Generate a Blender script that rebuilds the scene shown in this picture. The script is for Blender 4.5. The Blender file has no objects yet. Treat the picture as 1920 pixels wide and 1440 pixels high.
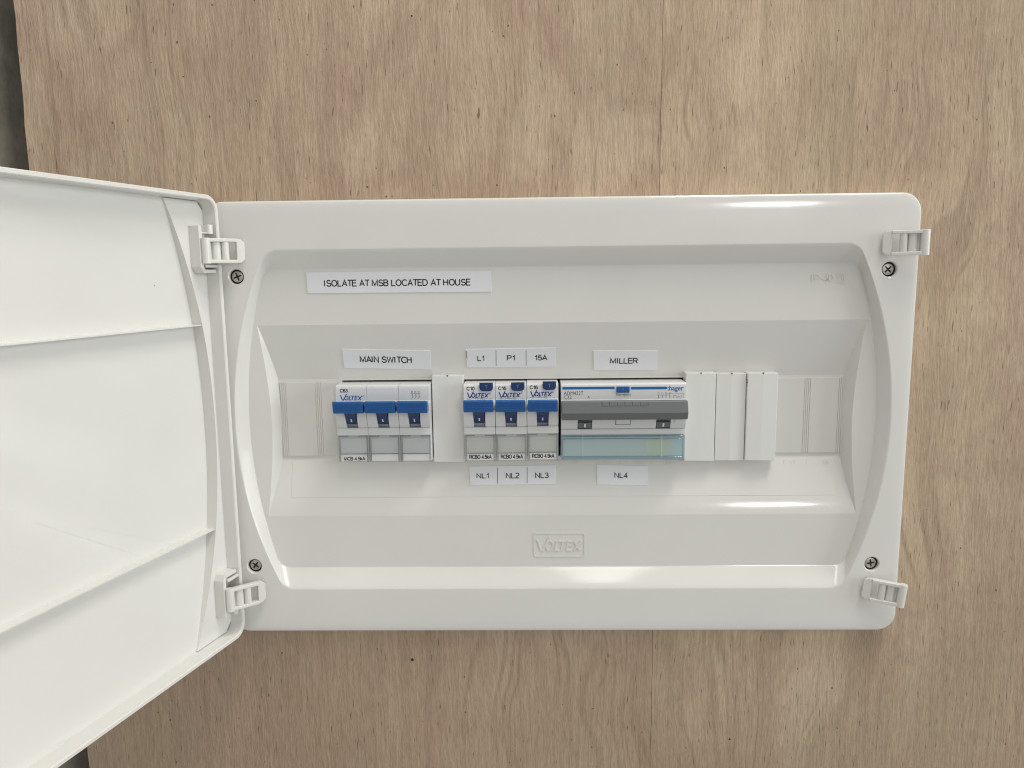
import bpy, bmesh, math, random
from mathutils import Vector, Matrix, Euler
R = math.radians
random.seed(7)
S = 0.001                                   # everything below is measured in millimetres
scene = bpy.context.scene
COL = scene.collection

# ---------------------------------------------------------------- camera
CAM_T = Vector((-17.957, -423.18, 84.865)); CAM_R = (math.pi/2-0.1460, 0.0115, 0.0197); FPX = 1430.0
cam = bpy.data.cameras.new('camera'); cam.sensor_width = 36; cam.lens = FPX/1920*36
cam.clip_start = 0.01; cam.clip_end = 60
camo = bpy.data.objects.new('camera', cam); COL.objects.link(camo)
camo.location = CAM_T*S; camo.rotation_euler = CAM_R
scene.camera = camo
CAM_M = Euler(CAM_R).to_matrix()

# ---------------------------------------------------------------- light
w = bpy.data.worlds.new('World'); scene.world = w; w.use_nodes = True
bg = w.node_tree.nodes['Background']; bg.inputs[0].default_value = (1.0, 0.988, 0.958, 1); bg.inputs[1].default_value = 0.425

def area(name, loc, target, sx, sy, power, color, roll=0):
    l = bpy.data.lights.new(name, 'AREA'); l.shape = 'RECTANGLE'; l.size = sx; l.size_y = sy
    l.energy = power; l.color = color
    o = bpy.data.objects.new(name, l); COL.objects.link(o); o.location = loc
    q = (Vector(target)-Vector(loc)).to_track_quat('-Z', 'Y')
    o.rotation_euler = (q.to_matrix() @ Matrix.Rotation(roll, 3, 'Z')).to_euler()
    return o
area('doorway_daylight', (3.7, -1.1, 0.6), (0, 0, 0), 1.8, 1.8, 60, (0.90, 0.97, 1.0))      # open shed door to the right
area('overhead_tube', (0.45, -0.40, 1.7), (0.0, 0, 0.0), 0.6, 0.05, 8.0, (1.0, 0.95, 0.88))   # batten high on the same wall
area('overhead_fill', (0.42, -0.27, 1.0), (0.05, 0, 0.0), 1.2, 0.22, 5.6, (1.0, 0.96, 0.90))  # added soft fill for the top-to-bottom falloff, not a real fitting
area('far_tube', (1.95, -5.8, 0.98), (0.1, 0, 0.0), 0.50, 0.035, 20, (1.0, 0.99, 0.97))        # lit fitting across the shed, mirrored in the gloss

scene.view_settings.view_transform = 'Standard'; scene.view_settings.look = 'None'
scene.view_settings.exposure = 0; scene.view_settings.gamma = 1; scene.view_settings.use_curve_mapping = False

# ---------------------------------------------------------------- frames: a = right, b = up, c = out of the surface
class Frame:
    def __init__(s, o, ex=(1, 0, 0), ey=(0, 0, 1)):
        s.o = Vector(o); s.ex = Vector(ex).normalized(); s.ey = Vector(ey).normalized(); s.en = s.ex.cross(s.ey)
    def p(s, a, b, c=0): return s.o+s.ex*a+s.ey*b+s.en*c
    def px(s, x, y, c=0):                   # a picture point on this surface -> (a, b)
        v = CAM_M @ Vector(((x-960)/FPX, -(y-720)/FPX, -1))
        o = s.o+s.en*c
        t = (o-CAM_T).dot(s.en)/v.dot(s.en)
        q = CAM_T+v*t-s.o
        return q.dot(s.ex), q.dot(s.ey)
    def turned(s, ang, a=0, b=0):
        ca, sa = math.cos(ang), math.sin(ang)
        return Frame(s.p(a, b), s.ex*ca+s.ey*sa, s.ey*ca-s.ex*sa)
def flat(d): return Frame((0, -d, 0))
ZT, ZB, DF, DW = 56.3, -56.3, -8.0, -17.0   # channel edges, recess floor, window plane
def slope(z0, d0, z1, d1): return Frame((0, -d0, z0), (1, 0, 0), (0, -(d1-d0), z1-z0))
UP_SLOPE = slope(24, DW, ZT, DF)
LO_SLOPE = slope(-48, -9.9, -24, DW)
FLOOR = flat(DF)

# ---------------------------------------------------------------- mesh helpers
class Geo:
    def __init__(s, fr): s.f = fr; s.v = []; s.fc = []; s.mi = []
    def add(s, vs, fs, raw=False):
        n = len(s.v)
        s.v += [Vector(q) if raw else s.f.p(*q) for q in vs]
        s.fc += [tuple(i+n for i in f) for f in fs]
        return s
    def box(s, a0, a1, b0, b1, c0, c1):
        vs = [(a, b, c) for c in (c0, c1) for b in (b0, b1) for a in (a0, a1)]
        return s.add(vs, [(0, 2, 3, 1), (4, 5, 7, 6), (0, 1, 5, 4), (1, 3, 7, 5), (3, 2, 6, 7), (2, 0, 4, 6)])
    def prism_a(s, prof, a0, a1):           # prof: (b, c) closed
        n = len(prof)
        vs = [(a0, b, c) for b, c in prof]+[(a1, b, c) for b, c in prof]
        return s.add(vs, [tuple(range(n))[::-1], tuple(range(n, 2*n))]+[(i, (i+1) % n, (i+1) % n+n, i+n) for i in range(n)])
    def prism_c(s, out, c0, c1):            # out: (a, b) closed
        n = len(out)
        vs = [(a, b, c0) for a, b in out]+[(a, b, c1) for a, b in out]
        return s.add(vs, [tuple(range(n))[::-1], tuple(range(n, 2*n))]+[(i, (i+1) % n, (i+1) % n+n, i+n) for i in range(n)])
    def rod_b(s, a, c, r, b0, b1, n=14, rc=None):
        return s.prism_b([(a+r*math.cos(2*math.pi*i/n), c+(rc or r)*math.sin(2*math.pi*i/n)) for i in range(n)], b0, b1)
    def prism_b(s, prof, b0, b1):           # prof: (a, c)
        n = len(prof)
        vs = [(a, b0, c) for a, c in prof]+[(a, b1, c) for a, c in prof]
        return s.add(vs, [tuple(range(n)), tuple(range(n, 2*n))[::-1]]+[(i, i+n, (i+1) % n+n, (i+1) % n) for i in range(n)])
    def disc(s, a, b, r, c0, c1, n=28):
        return s.prism_c([(a+r*math.cos(2*math.pi*i/n), b+r*math.sin(2*math.pi*i/n)) for i in range(n)], c0, c1)
    def stroke(s, pts, wd, c0, c1, closed=False):
        """a mitred ribbon with walls down to c0"""
        P = []
        for q in pts:
            q = Vector((q[0], q[1]))
            if not P or (q-P[-1]).length > 1e-5: P.append(q)
        if closed and (P[0]-P[-1]).length < 1e-5: P.pop()
        n = len(P); L_, R_ = [], []
        for i in range(n):
            d0 = (P[i]-P[i-1]) if (i > 0 or closed) else (P[1]-P[0])
            d1 = (P[(i+1) % n]-P[i]) if (i < n-1 or closed) else (P[-1]-P[-2])
            d0.normalize(); d1.normalize()
            n0 = Vector((-d0.y, d0.x)); n1 = Vector((-d1.y, d1.x)); m = n0+n1
            if m.length < 1e-4: m = n0.copy()
            m.normalize(); k = min(1/max(m.dot(n0), 0.35), 2.2)*wd/2
            L_.append(P[i]+m*k); R_.append(P[i]-m*k)
        vs = [(q.x, q.y, c1) for q in L_]+[(q.x, q.y, c1) for q in R_]+[(q.x, q.y, c0) for q in L_]+[(q.x, q.y, c0) for q in R_]
        fs = []
        for i in range(n if closed else n-1):
            j = (i+1) % n
            fs += [(i, n+i, n+j, j), (2*n+i, i, j, 2*n+j), (n+i, 3*n+i, 3*n+j, n+j)]
        if not closed: fs += [(0, 2*n, 3*n, n), (n-1, 2*n-1, 4*n-1, 3*n-1)]
        return s.add(vs, fs)
def arc(cx, cy, rx, ry, t0, t1, n=8): return [(cx+rx*math.cos(R(t0+(t1-t0)*i/n)), cy+ry*math.sin(R(t0+(t1-t0)*i/n))) for i in range(n+1)]
GLYPH = {  # centre lines of plain sans capitals and figures: (advance, strokes)
 'I': (.36, [[(.06, 0), (.06, 1)]]), 'L': (.62, [[(0, 1), (0, 0), (.48, 0)]]),
 'A': (.74, [[(0, 0), (.32, 1), (.64, 0)], [(.11, .33), (.53, .33)]]),
 'T': (.68, [[(0, 1), (.62, 1)], [(.31, 1), (.31, 0)]]),
 'E': (.68, [[(.54, 1), (0, 1), (0, 0), (.56, 0)], [(0, .53), (.5, .53)]]),
 'M': (.92, [[(0, 0), (0, 1), (.36, .08), (.72, 1), (.72, 0)]]), 'N': (.80, [[(0, 0), (0, 1), (.58, 0), (.58, 1)]]),
 'W': (1.04, [[(0, 1), (.22, 0), (.45, .96), (.68, 0), (.90, 1)]]), 'H': (.80, [[(0, 0), (0, 1)], [(.58, 0), (.58, 1)], [(0, .53), (.58, .53)]]),
 'U': (.80, [[(0, 1), (0, .3)]+arc(.29, .29, .29, .29, 180, 360)+[(.58, 1)]]),
 'O': (.86, [arc(.35, .5, .35, .5, 90, 450, 20)]), 'D': (.80, [[(0, 0), (0, 1), (.26, 1)]+arc(.26, .5, .36, .5, 90, -90, 12)+[(0, 0)]]),
 'C': (.80, [arc(.36, .5, .36, .5, 42, 318, 16)]),
 'S': (.72, [arc(.29, .745, .25, .255, 25, 180, 8)+arc(.29, .745, .25, .255, 180, 262, 4)+arc(.29, .255, .29, .265, 80, -90, 8)+arc(.29, .255, .29, .255, 270, 190, 6)]),
 'B': (.74, [[(0, 0), (0, 1), (.3, 1)]+arc(.3, .765, .22, .235, 90, -90, 8)+[(0, .53)], [(.3, .53)]+arc(.3, .265, .26, .265, 90, -90, 8)+[(0, 0)]]),
 'P': (.70, [[(0, 0), (0, 1), (.3, 1)]+arc(.3, .73, .25, .27, 90, -90, 8)+[(0, .46)]]),
 'R': (.76, [[(0, 0), (0, 1), (.32, 1)]+arc(.32, .74, .24, .26, 90, -90, 8)+[(0, .48)], [(.32, .48), (.46, .36), (.58, 0)]]),
 'k': (.56, [[(0, 0), (0, 1)], [(.40, .68), (0, .28)], [(.14, .42), (.44, 0)]]),
 '1': (.50, [[(.06, .74), (.2, .82), (.29, 1), (.29, 0)]]),
 '2': (.62, [arc(.25, .73, .24, .27, 165, 0, 8)+[(.44, .56), (.02, .12), (0, 0), (.5, 0)]]),
 '3': (.62, [arc(.24, .755, .22, .245, 155, -80, 9)+arc(.24, .265, .26, .265, 80, -155, 9)]),
 '4': (.62, [[(.38, 0), (.38, 1), (0, .26), (.52, .26)]]),
 '5': (.62, [[(.46, 1), (.1, 1), (.04, .5)]+arc(.25, .32, .25, .32, 120, -150, 10)]),
 '6': (.62, [arc(.26, .5, .25, .5, 45, 180, 8)+arc(.26, .31, .25, .31, 180, 540, 12)]),
 '0': (.62, [arc(.24, .5, .24, .5, 90, 450, 16)]), '7': (.60, [[(0, 1), (.5, 1), (.18, 0)]]), '8': (.62, [arc(.25, .76, .21, .24, 270, 630, 12), arc(.25, .26, .25, .26, 90, 450, 12)]), '-': (.46, [[(.02, .44), (.32, .44)]]), '.': (.28, [[(.05, 0), (.05, .08)]]), ' ': (.34, [])}
def stroke_text(body, fr, a0, a1, b0, b1, rel=0.115, c0=0.0, c1=0.06):
    """monoline lettering whose ink fills a0..a1, b0..b1"""
    x = 0; sts = []
    for ch in body:
        w_, ss = GLYPH[ch]; sts += [[(x+p, q) for p, q in st] for st in ss]; x += w_
    xs = [p for st in sts for p, q in st]; x0, x1 = min(xs), max(xs)
    wd = (b1-b0)*rel; h = wd/2; g = Geo(fr)
    for st in sts:
        g.stroke([(a0+h+(p-x0)/(x1-x0)*(a1-a0-wd), b0+h+q*(b1-b0-wd)) for p, q in st], wd, c0, c1)
    return g
def mono_px(name, body, fr, box, mat, parent, rel=0.115, c=0.06, rot=0.0, deep=0.06):
    x0, y0, x1, y1 = box; ym = (y0+y1)/2; xm = (x0+x1)/2
    aL, _ = fr.px(x0, ym, c); aR, _ = fr.px(x1, ym, c); _, bT = fr.px(xm, y0, c); _, bB = fr.px(xm, y1, c)
    W = (aR-aL)/2; H = (bT-bB)/2; f2 = fr.turned(rot, (aL+aR)/2, (bT+bB)/2)
    return link(name, stroke_text(body, f2, -W, W, -H, H, rel, c-deep, c), mat, parent, recalc=False, smooth=False)
WLOC = {}
def link(name, g, mat, parent=None, bevel=0, seg=2, ang=35, recalc=True, smooth=True, origin=None):
    """one mesh object from a Geo in world millimetres"""
    bm = bmesh.new()
    vs = [bm.verts.new(v) for v in g.v]
    for f in g.fc:
        try: bm.faces.new([vs[i] for i in f])
        except ValueError: pass
    if recalc: bmesh.ops.recalc_face_normals(bm, faces=bm.faces[:])
    if bevel:
        es = [e for e in bm.edges if len(e.link_faces) == 2 and e.calc_face_angle(0) > R(ang)]
        if es: bmesh.ops.bevel(bm, geom=es, offset=bevel, segments=seg, profile=0.5, affect='EDGES', clamp_overlap=True)
    return finish(name, bm, mat, parent, smooth, ang, origin, bool(bevel))
def finish(name, bm, mat, parent=None, smooth=True, ang=35, origin=None, wn=False):
    xs = [v.co for v in bm.verts]
    if origin is None:
        lo = Vector([min(v[i] for v in xs) for i in range(3)]); hi = Vector([max(v[i] for v in xs) for i in range(3)])
        origin = Vector(((lo.x+hi.x)/2, (lo.y+hi.y)/2, lo.z))
    for v in bm.verts: v.co = (v.co-origin)*S
    for f in bm.faces: f.smooth = smooth
    for e in bm.edges:
        if len(e.link_faces) == 2 and e.calc_face_angle(0) > R(ang): e.smooth = False
    me = bpy.data.meshes.new(name); bm.to_mesh(me); bm.free()
    me.materials.append(mat)
    o = bpy.data.objects.new(name, me); COL.objects.link(o)
    if wn:
        m = o.modifiers.new('weighted_normals', 'WEIGHTED_NORMAL'); m.keep_sharp = True
    place(o, origin, parent)
    return o
def place(o, origin, parent):
    WLOC[o.name] = Vector(origin)
    if parent is not None:
        o.parent = parent; o.location = (Vector(origin)-WLOC[parent.name])*S
    else: o.location = Vector(origin)*S
def thing(name, origin, label, cat, group=None):
    o = bpy.data.objects.new(name, None); o.empty_display_size = 0.01; COL.objects.link(o)
    place(o, origin, None); tag(o, label, cat, group); return o
def tag(o, label, cat, group=None):
    o['label'] = label; o['category'] = cat
    if group: o['group'] = group
    return o
def rrect(a0, a1, b0, b1, r, n=6):
    out = []
    for cx, cy, t0 in ((a1-r, b1-r, 0), (a0+r, b1-r, 90), (a0+r, b0+r, 180), (a1-r, b0+r, 270)):
        for i in range(n+1):
            t = R(t0+90*i/n); out.append((cx+r*math.cos(t), cy+r*math.sin(t)))
    return out
def text_geo(body, fr, a0, a1, b0, b1, h=0.05, weight=0.0, shear=0.0, c=0.06, keep=False):
    """lettering whose ink fills the rectangle a0..a1, b0..b1 of a surface"""
    cu = bpy.data.curves.new('lettering', 'FONT'); cu.body = body; cu.size = 1; cu.resolution_u = 3
    cu.offset = weight; cu.shear = shear; cu.fill_mode = 'FRONT'
    ob = bpy.data.objects.new('lettering', cu); COL.objects.link(ob)
    dg = bpy.context.evaluated_depsgraph_get()
    me = bpy.data.meshes.new_from_object(ob.evaluated_get(dg))
    bpy.data.objects.remove(ob); bpy.data.curves.remove(cu)
    xs = [v.co.x for v in me.vertices]; ys = [v.co.y for v in me.vertices]
    x0, x1, y0, y1 = min(xs), max(xs), min(ys), max(ys)
    kx = (a1-a0)/(x1-x0); ky = (b1-b0)/(y1-y0)
    g = Geo(fr)
    g.add([(a0+(v.co.x-x0)*kx, b0+(v.co.y-y0)*ky, c) for v in me.vertices], [tuple(p.vertices) for p in me.polygons])
    bpy.data.meshes.remove(me)
    return g
def text_px(name, body, fr, box, mat, parent, weight=0.0, shear=0.0, c=0.06, rot=0.0, raise_=0):
    x0, y0, x1, y1 = box; ym = (y0+y1)/2; xm = (x0+x1)/2
    aL, _ = fr.px(x0, ym, c); aR, _ = fr.px(x1, ym, c); am, bT = fr.px(xm, y0, c); _, bB = fr.px(xm, y1, c)
    bm_ = (bT+bB)/2; W = (aR-aL)/2; H = (bT-bB)/2; am = (aL+aR)/2
    f2 = fr.turned(rot, am, bm_)
    g = text_geo(body, f2, -W, W, -H, H, weight=weight, shear=shear, c=c)
    if raise_:
        n = len(g.v)
        # a raised letter: walls from every boundary edge down to the surface
        cnt = {}
        for f in g.fc:
            for i in range(len(f)):
                e = (f[i], f[(i+1) % len(f)]); cnt[e] = cnt.get(e, 0)+1
        lo = [v-f2.en*raise_ for v in g.v]
        bd = [e for e in cnt if (e[1], e[0]) not in cnt]
        g.v += lo
        g.fc += [(b, a, a+n, b+n) for a, b in bd]
    return link(name, g, mat, parent, recalc=False, smooth=False)

# ---------------------------------------------------------------- materials
def mat_new(name):
    m = bpy.data.materials.new(name); m.use_nodes = True
    nt = m.node_tree; return m, nt, nt.nodes['Principled BSDF']
def N(nt, kind, **kw):
    n = nt.nodes.new(kind)
    for k, v in kw.items():
        if k.startswith('i_'): n.inputs[k[2:].replace('_', ' ')].default_value = v
        else: setattr(n, k, v)
    return n
def plastic(name, col, rough=0.25, var=0.03, bump=0.02, specks=False, spec=0.5, wave=0.0):
    m, nt, b = mat_new(name); L = nt.links.new
    tc = N(nt, 'ShaderNodeTexCoord')
    n1 = N(nt, 'ShaderNodeTexNoise'); n1.inputs['Scale'].default_value = 22; n1.inputs['Detail'].default_value = 4
    L(tc.outputs['Object'], n1.inputs['Vector'])
    mr = N(nt, 'ShaderNodeMapRange'); mr.inputs[1].default_value = 0.3; mr.inputs[2].default_value = 0.7
    mr.inputs[3].default_value = 1-var; mr.inputs[4].default_value = 1+var*0.3
    L(n1.outputs['Fac'], mr.inputs[0])
    mul = N(nt, 'ShaderNodeMix', data_type='RGBA', blend_type='MULTIPLY'); mul.inputs[0].default_value = 1
    mul.inputs[6].default_value = (*col, 1); L(mr.outputs[0], mul.inputs[7])
    last = mul.outputs[2]
    if specks:                              # grit and fingermarks that stuck to the moulding
        vo = N(nt, 'ShaderNodeTexVoronoi'); vo.inputs['Scale'].default_value = 36; L(tc.outputs['Object'], vo.inputs['Vector'])
        lt = N(nt, 'ShaderNodeMath', operation='LESS_THAN'); lt.inputs[1].default_value = 0.014; L(vo.outputs['Distance'], lt.inputs[0])
        mx = N(nt, 'ShaderNodeMix', data_type='RGBA'); L(lt.outputs[0], mx.inputs[0]); L(last, mx.inputs[6])
        mx.inputs[7].default_value = (0.16, 0.14, 0.12, 1); last = mx.outputs[2]
        n3 = N(nt, 'ShaderNodeTexNoise'); n3.inputs['Scale'].default_value = 9; n3.inputs['Detail'].default_value = 6; n3.inputs['Roughness'].default_value = 0.65
        L(tc.outputs['Object'], n3.inputs['Vector'])
        m3 = N(nt, 'ShaderNodeMapRange'); m3.inputs[1].default_value = 0.45; m3.inputs[2].default_value = 0.75; m3.inputs[3].default_value = rough; m3.inputs[4].default_value = rough+0.12
        L(n3.outputs['Fac'], m3.inputs[0]); L(m3.outputs[0], b.inputs['Roughness'])
    else: b.inputs['Roughness'].default_value = rough
    L(last, b.inputs['Base Color'])
    b.inputs['Specular IOR Level'].default_value = spec
    n2 = N(nt, 'ShaderNodeTexNoise'); n2.inputs['Scale'].default_value = 900; n2.inputs['Detail'].default_value = 2
    L(tc.outputs['Object'], n2.inputs['Vector'])
    bp = N(nt, 'ShaderNodeBump'); bp.inputs['Strength'].default_value = bump; bp.inputs['Distance'].default_value = 0.0004
    L(n2.outputs['Fac'], bp.inputs['Height'])
    if wave:
        n4 = N(nt, 'ShaderNodeTexNoise'); n4.inputs['Scale'].default_value = 14; n4.inputs['Detail'].default_value = 1
        L(tc.outputs['Object'], n4.inputs['Vector'])
        b2 = N(nt, 'ShaderNodeBump'); b2.inputs['Strength'].default_value = wave; b2.inputs['Distance'].default_value = 0.002
        L(n4.outputs['Fac'], b2.inputs['Height']); L(b2.outputs[0], bp.inputs['Normal'])
    L(bp.outputs[0], b.inputs['Normal'])
    return m
def ink(name, col, rough=0.5):
    m, nt, b = mat_new(name)
    n1 = N(nt, 'ShaderNodeTexNoise'); n1.inputs['Scale'].default_value = 700
    cr = N(nt, 'ShaderNodeMix', data_type='RGBA'); cr.inputs[6].default_value = (*col, 1); cr.inputs[7].default_value = (*[c*1.5+0.012 for c in col], 1)
    nt.links.new(n1.outputs['Fac'], cr.inputs[0]); nt.links.new(cr.outputs[2], b.inputs['Base Color'])
    b.inputs['Roughness'].default_value = rough; return m
def clear(name, tint, gl=0.10):
    m, nt, b = mat_new(name); nt.nodes.remove(b); L = nt.links.new
    out = nt.nodes['Material Output']
    tr = N(nt, 'ShaderNodeBsdfTransparent'); tr.inputs[0].default_value = (*tint, 1)
    gs = N(nt, 'ShaderNodeBsdfGlossy'); gs.inputs['Roughness'].default_value = 0.08
    lw0 = N(nt, 'ShaderNodeLayerWeight'); lw = N(nt, 'ShaderNodeMath', operation='POWER'); lw.inputs[1].default_value = 3.0; L(lw0.outputs['Facing'], lw.inputs[0])
    nz = N(nt, 'ShaderNodeTexNoise'); nz.inputs['Scale'].default_value = 60
    bp = N(nt, 'ShaderNodeBump'); bp.inputs['Strength'].default_value = 0.1; bp.inputs['Distance'].default_value = 0.0005
    L(nz.outputs['Fac'], bp.inputs['Height']); L(bp.outputs[0], gs.inputs['Normal'])
    ad = N(nt, 'ShaderNodeMath', operation='ADD'); ad.inputs[1].default_value = 0.03+gl*0.2; L(lw.outputs[0], ad.inputs[0])
    mx = N(nt, 'ShaderNodeMixShader'); L(ad.outputs[0], mx.inputs[0]); L(tr.outputs[0], mx.inputs[1]); L(gs.outputs[0], mx.inputs[2])
    L(mx.outputs[0], out.inputs[0]); return m
def metal(name, col, rough):
    m, nt, b = mat_new(name); b.inputs['Metallic'].default_value = 1; b.inputs['Base Color'].default_value = (*col, 1)
    n1 = N(nt, 'ShaderNodeTexNoise'); n1.inputs['Scale'].default_value = 400
    mr = N(nt, 'ShaderNodeMapRange'); mr.inputs[3].default_value = rough-0.1; mr.inputs[4].default_value = rough+0.12
    nt.links.new(n1.outputs['Fac'], mr.inputs[0]); nt.links.new(mr.outputs[0], b.inputs['Roughness']); return m
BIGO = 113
def wood(name, seed, warm, green=0.35, pdens=0.735):
    m, nt, b = mat_new(name); L = nt.links.new
    tc = N(nt, 'ShaderNodeTexCoord')
    sx = N(nt, 'ShaderNodeSeparateXYZ'); L(tc.outputs['Object'], sx.inputs[0])
    def axis(src, k, add=None, o=0):
        a = N(nt, 'ShaderNodeMath', operation='MULTIPLY_ADD'); L(src, a.inputs[0]); a.inputs[1].default_value = 1000.0*k; a.inputs[2].default_value = o
        return a.outputs[0]
    def noise(wx, wz, detail=2, rough=0.5, o=0, xsrc=None, dist=0):
        c = N(nt, 'ShaderNodeCombineXYZ')
        L(axis(xsrc or sx.outputs[0], 1/wx, o=seed+o), c.inputs[0]); L(axis(sx.outputs[2], 1/wz, o=o*1.7), c.inputs[1]); c.inputs[2].default_value = seed*3.1+o
        n = N(nt, 'ShaderNodeTexNoise'); n.inputs['Scale'].default_value = 1; n.inputs['Detail'].default_value = detail; n.inputs['Roughness'].default_value = rough; n.inputs['Distortion'].default_value = dist
        L(c.outputs[0], n.inputs['Vector']); return n.outputs['Fac']
    def ramp(src, lo, hi, a, z, clamp=True):
        r = N(nt, 'ShaderNodeMapRange'); r.clamp = clamp
        for i, q in enumerate((lo, hi, a, z)): r.inputs[i+1].default_value = q
        L(src, r.inputs[0]); return r.outputs[0]
    def mix(fac, c1, c2, mode='MIX'):
        x = N(nt, 'ShaderNodeMix', data_type='RGBA', blend_type=mode)
        for s_, q in ((0, fac), (6, c1), (7, c2)):
            if isinstance(q, (float, int)): x.inputs[s_].default_value = q
            elif isinstance(q, tuple): x.inputs[s_].default_value = (*q, 1)
            else: L(q, x.inputs[s_])
        return x.outputs[2]
    def math_(op, p, q):
        x = N(nt, 'ShaderNodeMath', operation=op)
        for i, s_ in enumerate((p, q)):
            if isinstance(s_, (float, int)): x.inputs[i].default_value = s_
            else: L(s_, x.inputs[i])
        return x.outputs[0]
    # warped x gives the arched figure of rotary-cut veneer; fibres lean only a little
    xw = math_('ADD', sx.outputs[0], ramp(noise(80, 190, 2, 0.5, 3), 0, 1, -0.045, 0.045, False))
    xf_ = math_('ADD', sx.outputs[0], ramp(noise(50, 110, 2, 0.5, 13), 0, 1, -0.006, 0.006, False))
    broad = noise(30, 330, 4, 0.6, 23, xsrc=xw)
    band = noise(15, 700, 2, 0.5, 11, xsrc=xw)
    patch = noise(48, 62, 4, 0.6, 31, dist=0.6)
    c = mix(ramp(broad, 0.40, 0.62, 0, 1), (0.615*warm[0], 0.485*warm[1], 0.352*warm[2]), (0.500*warm[0], 0.380*warm[1], 0.272*warm[2]))
    big = noise(700, 330, 2, 0.5, BIGO)          # wide heartwood fields, placed to put the shade lower down into the colour too
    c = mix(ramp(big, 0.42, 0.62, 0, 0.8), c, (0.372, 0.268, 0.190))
    line = ramp(math_('ABSOLUTE', math_('SUBTRACT', band, 0.53), 0.0), 0.0, 0.034, 1, 0)
    line = math_('MULTIPLY', line, ramp(noise(60, 120, 2, 0.5, 91), 0.42, 0.60, 0, 0.55))
    c = mix(line, c, (0.30, 0.212, 0.145))
    c = mix(ramp(patch, 0.44, 0.68, 0, 0.85), c, (0.435, 0.308, 0.222))
    c = mix(ramp(noise(80, 150, 3, 0.5, 47), 0.50, 0.72, 0, green), c, (0.44, 0.362, 0.24))
    fib = noise(1.25, 8.5, 3, 0.7, 5, xsrc=xf_)
    c = mix(1.0, c, ramp(fib, 0.25, 0.75, 0.82, 1.13, False), 'MULTIPLY')
    fib2 = noise(2.2, 60, 4, 0.65, 8, xsrc=xf_)
    c = mix(1.0, c, ramp(fib2, 0.25, 0.75, 0.86, 1.10, False), 'MULTIPLY')
    pore = noise(0.9, 11, 1, 0.4, 61, xsrc=xf_)
    clus = noise(24, 60, 4, 0.65, 71)
    th = ramp(clus, 0.38, 0.68, 0.75, pdens)
    pm = math_('MULTIPLY', ramp(math_('SUBTRACT', pore, th), 0, 0.05, 0, 1), 0.6)
    dots = noise(1.5, 2.6, 0, 0.4, 83)
    pm = math_('MAXIMUM', pm, math_('MULTIPLY', ramp(dots, 0.86, 0.90, 0, 1), 0.8))
    c = mix(pm, c, (0.105, 0.070, 0.045))
    L(c, b.inputs['Base Color'])
    b.inputs['Roughness'].default_value = 0.72; b.inputs['Specular IOR Level'].default_value = 0.25
    h = math_('SUBTRACT', math_('ADD', fib, math_('MULTIPLY', fib2, 0.6)), math_('MULTIPLY', pm, 1.4))
    bp = N(nt, 'ShaderNodeBump'); bp.inputs['Strength'].default_value = 0.8; bp.inputs['Distance'].default_value = 0.0006
    L(h, bp.inputs['Height']); L(bp.outputs[0], b.inputs['Normal'])
    return m
def rough_metal(name, c1, c2):
    m, nt, b = mat_new(name); L = nt.links.new
    tc = N(nt, 'ShaderNodeTexCoord'); n1 = N(nt, 'ShaderNodeTexNoise'); n1.inputs['Scale'].default_value = 40; n1.inputs['Detail'].default_value = 6; n1.inputs['Roughness'].default_value = 0.7
    L(tc.outputs['Object'], n1.inputs['Vector'])
    mx = N(nt, 'ShaderNodeMix', data_type='RGBA'); mx.inputs[6].default_value = (*c1, 1); mx.inputs[7].default_value = (*c2, 1)
    mr = N(nt, 'ShaderNodeMapRange'); mr.inputs[1].default_value = 0.35; mr.inputs[2].default_value = 0.7; L(n1.outputs['Fac'], mr.inputs[0]); L(mr.outputs[0], mx.inputs[0])
    L(mx.outputs[2], b.inputs['Base Color']); b.inputs['Roughness'].default_value = 0.6
    bp = N(nt, 'ShaderNodeBump'); bp.inputs['Strength'].default_value = 0.4; bp.inputs['Distance'].default_value = 0.002
    L(n1.outputs['Fac'], bp.inputs['Height']); L(bp.outputs[0], b.inputs['Normal']); return m

WHITE = plastic('white_moulding', (0.745, 0.736, 0.700), 0.09, 0.025, 0.015, specks=True, wave=0.05)
CLIPW = plastic('clip_plastic', (0.73, 0.725, 0.68), 0.28)
EMBOSS = plastic('embossed_moulding', (0.74, 0.735, 0.695), 0.2)
FILLW = plastic('filler_plastic', (0.76, 0.76, 0.74), 0.35)
BLANKW = plastic('blank_plastic', (0.70, 0.695, 0.655), 0.35)
BODY = plastic('breaker_plastic', (0.68, 0.69, 0.69), 0.4)
BODYR = plastic('breaker_plastic_pale', (0.73, 0.73, 0.72), 0.4)
BLUE = plastic('blue_lever', (0.009, 0.098, 0.325), 0.35, 0.1)
NAVY = plastic('dark_blue_lever', (0.005, 0.036, 0.130), 0.4, 0.1)
GREYP = plastic('grey_lever', (0.145, 0.152, 0.160), 0.38, 0.08)
DARKG = plastic('dark_grey_slot', (0.045, 0.048, 0.052), 0.45)
CARD = plastic('grey_card', (0.76, 0.77, 0.775), 0.6)
CARDB = plastic('beige_card', (0.79, 0.79, 0.73), 0.6)
CARDG = plastic('green_card', (0.72, 0.77, 0.74), 0.6)
CARDY = plastic('yellow_card', (0.76, 0.79, 0.62), 0.6)
STICK = plastic('sticker_film', (0.80, 0.81, 0.83), 0.35, 0.02)
CLEAR = clear('clear_cover', (0.96, 0.97, 0.97), 0.12)
RIMC = clear('clear_rim', (0.88, 0.89, 0.885), 0.35)
AQUA = clear('aqua_cover', (0.93, 0.972, 0.982), 0.15)
AQUAR = clear('aqua_rim', (0.77, 0.90, 0.945), 0.3)
BLACK = ink('black_ink', (0.012, 0.012, 0.013))
GREYI = ink('grey_ink', (0.075, 0.078, 0.082))
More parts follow.
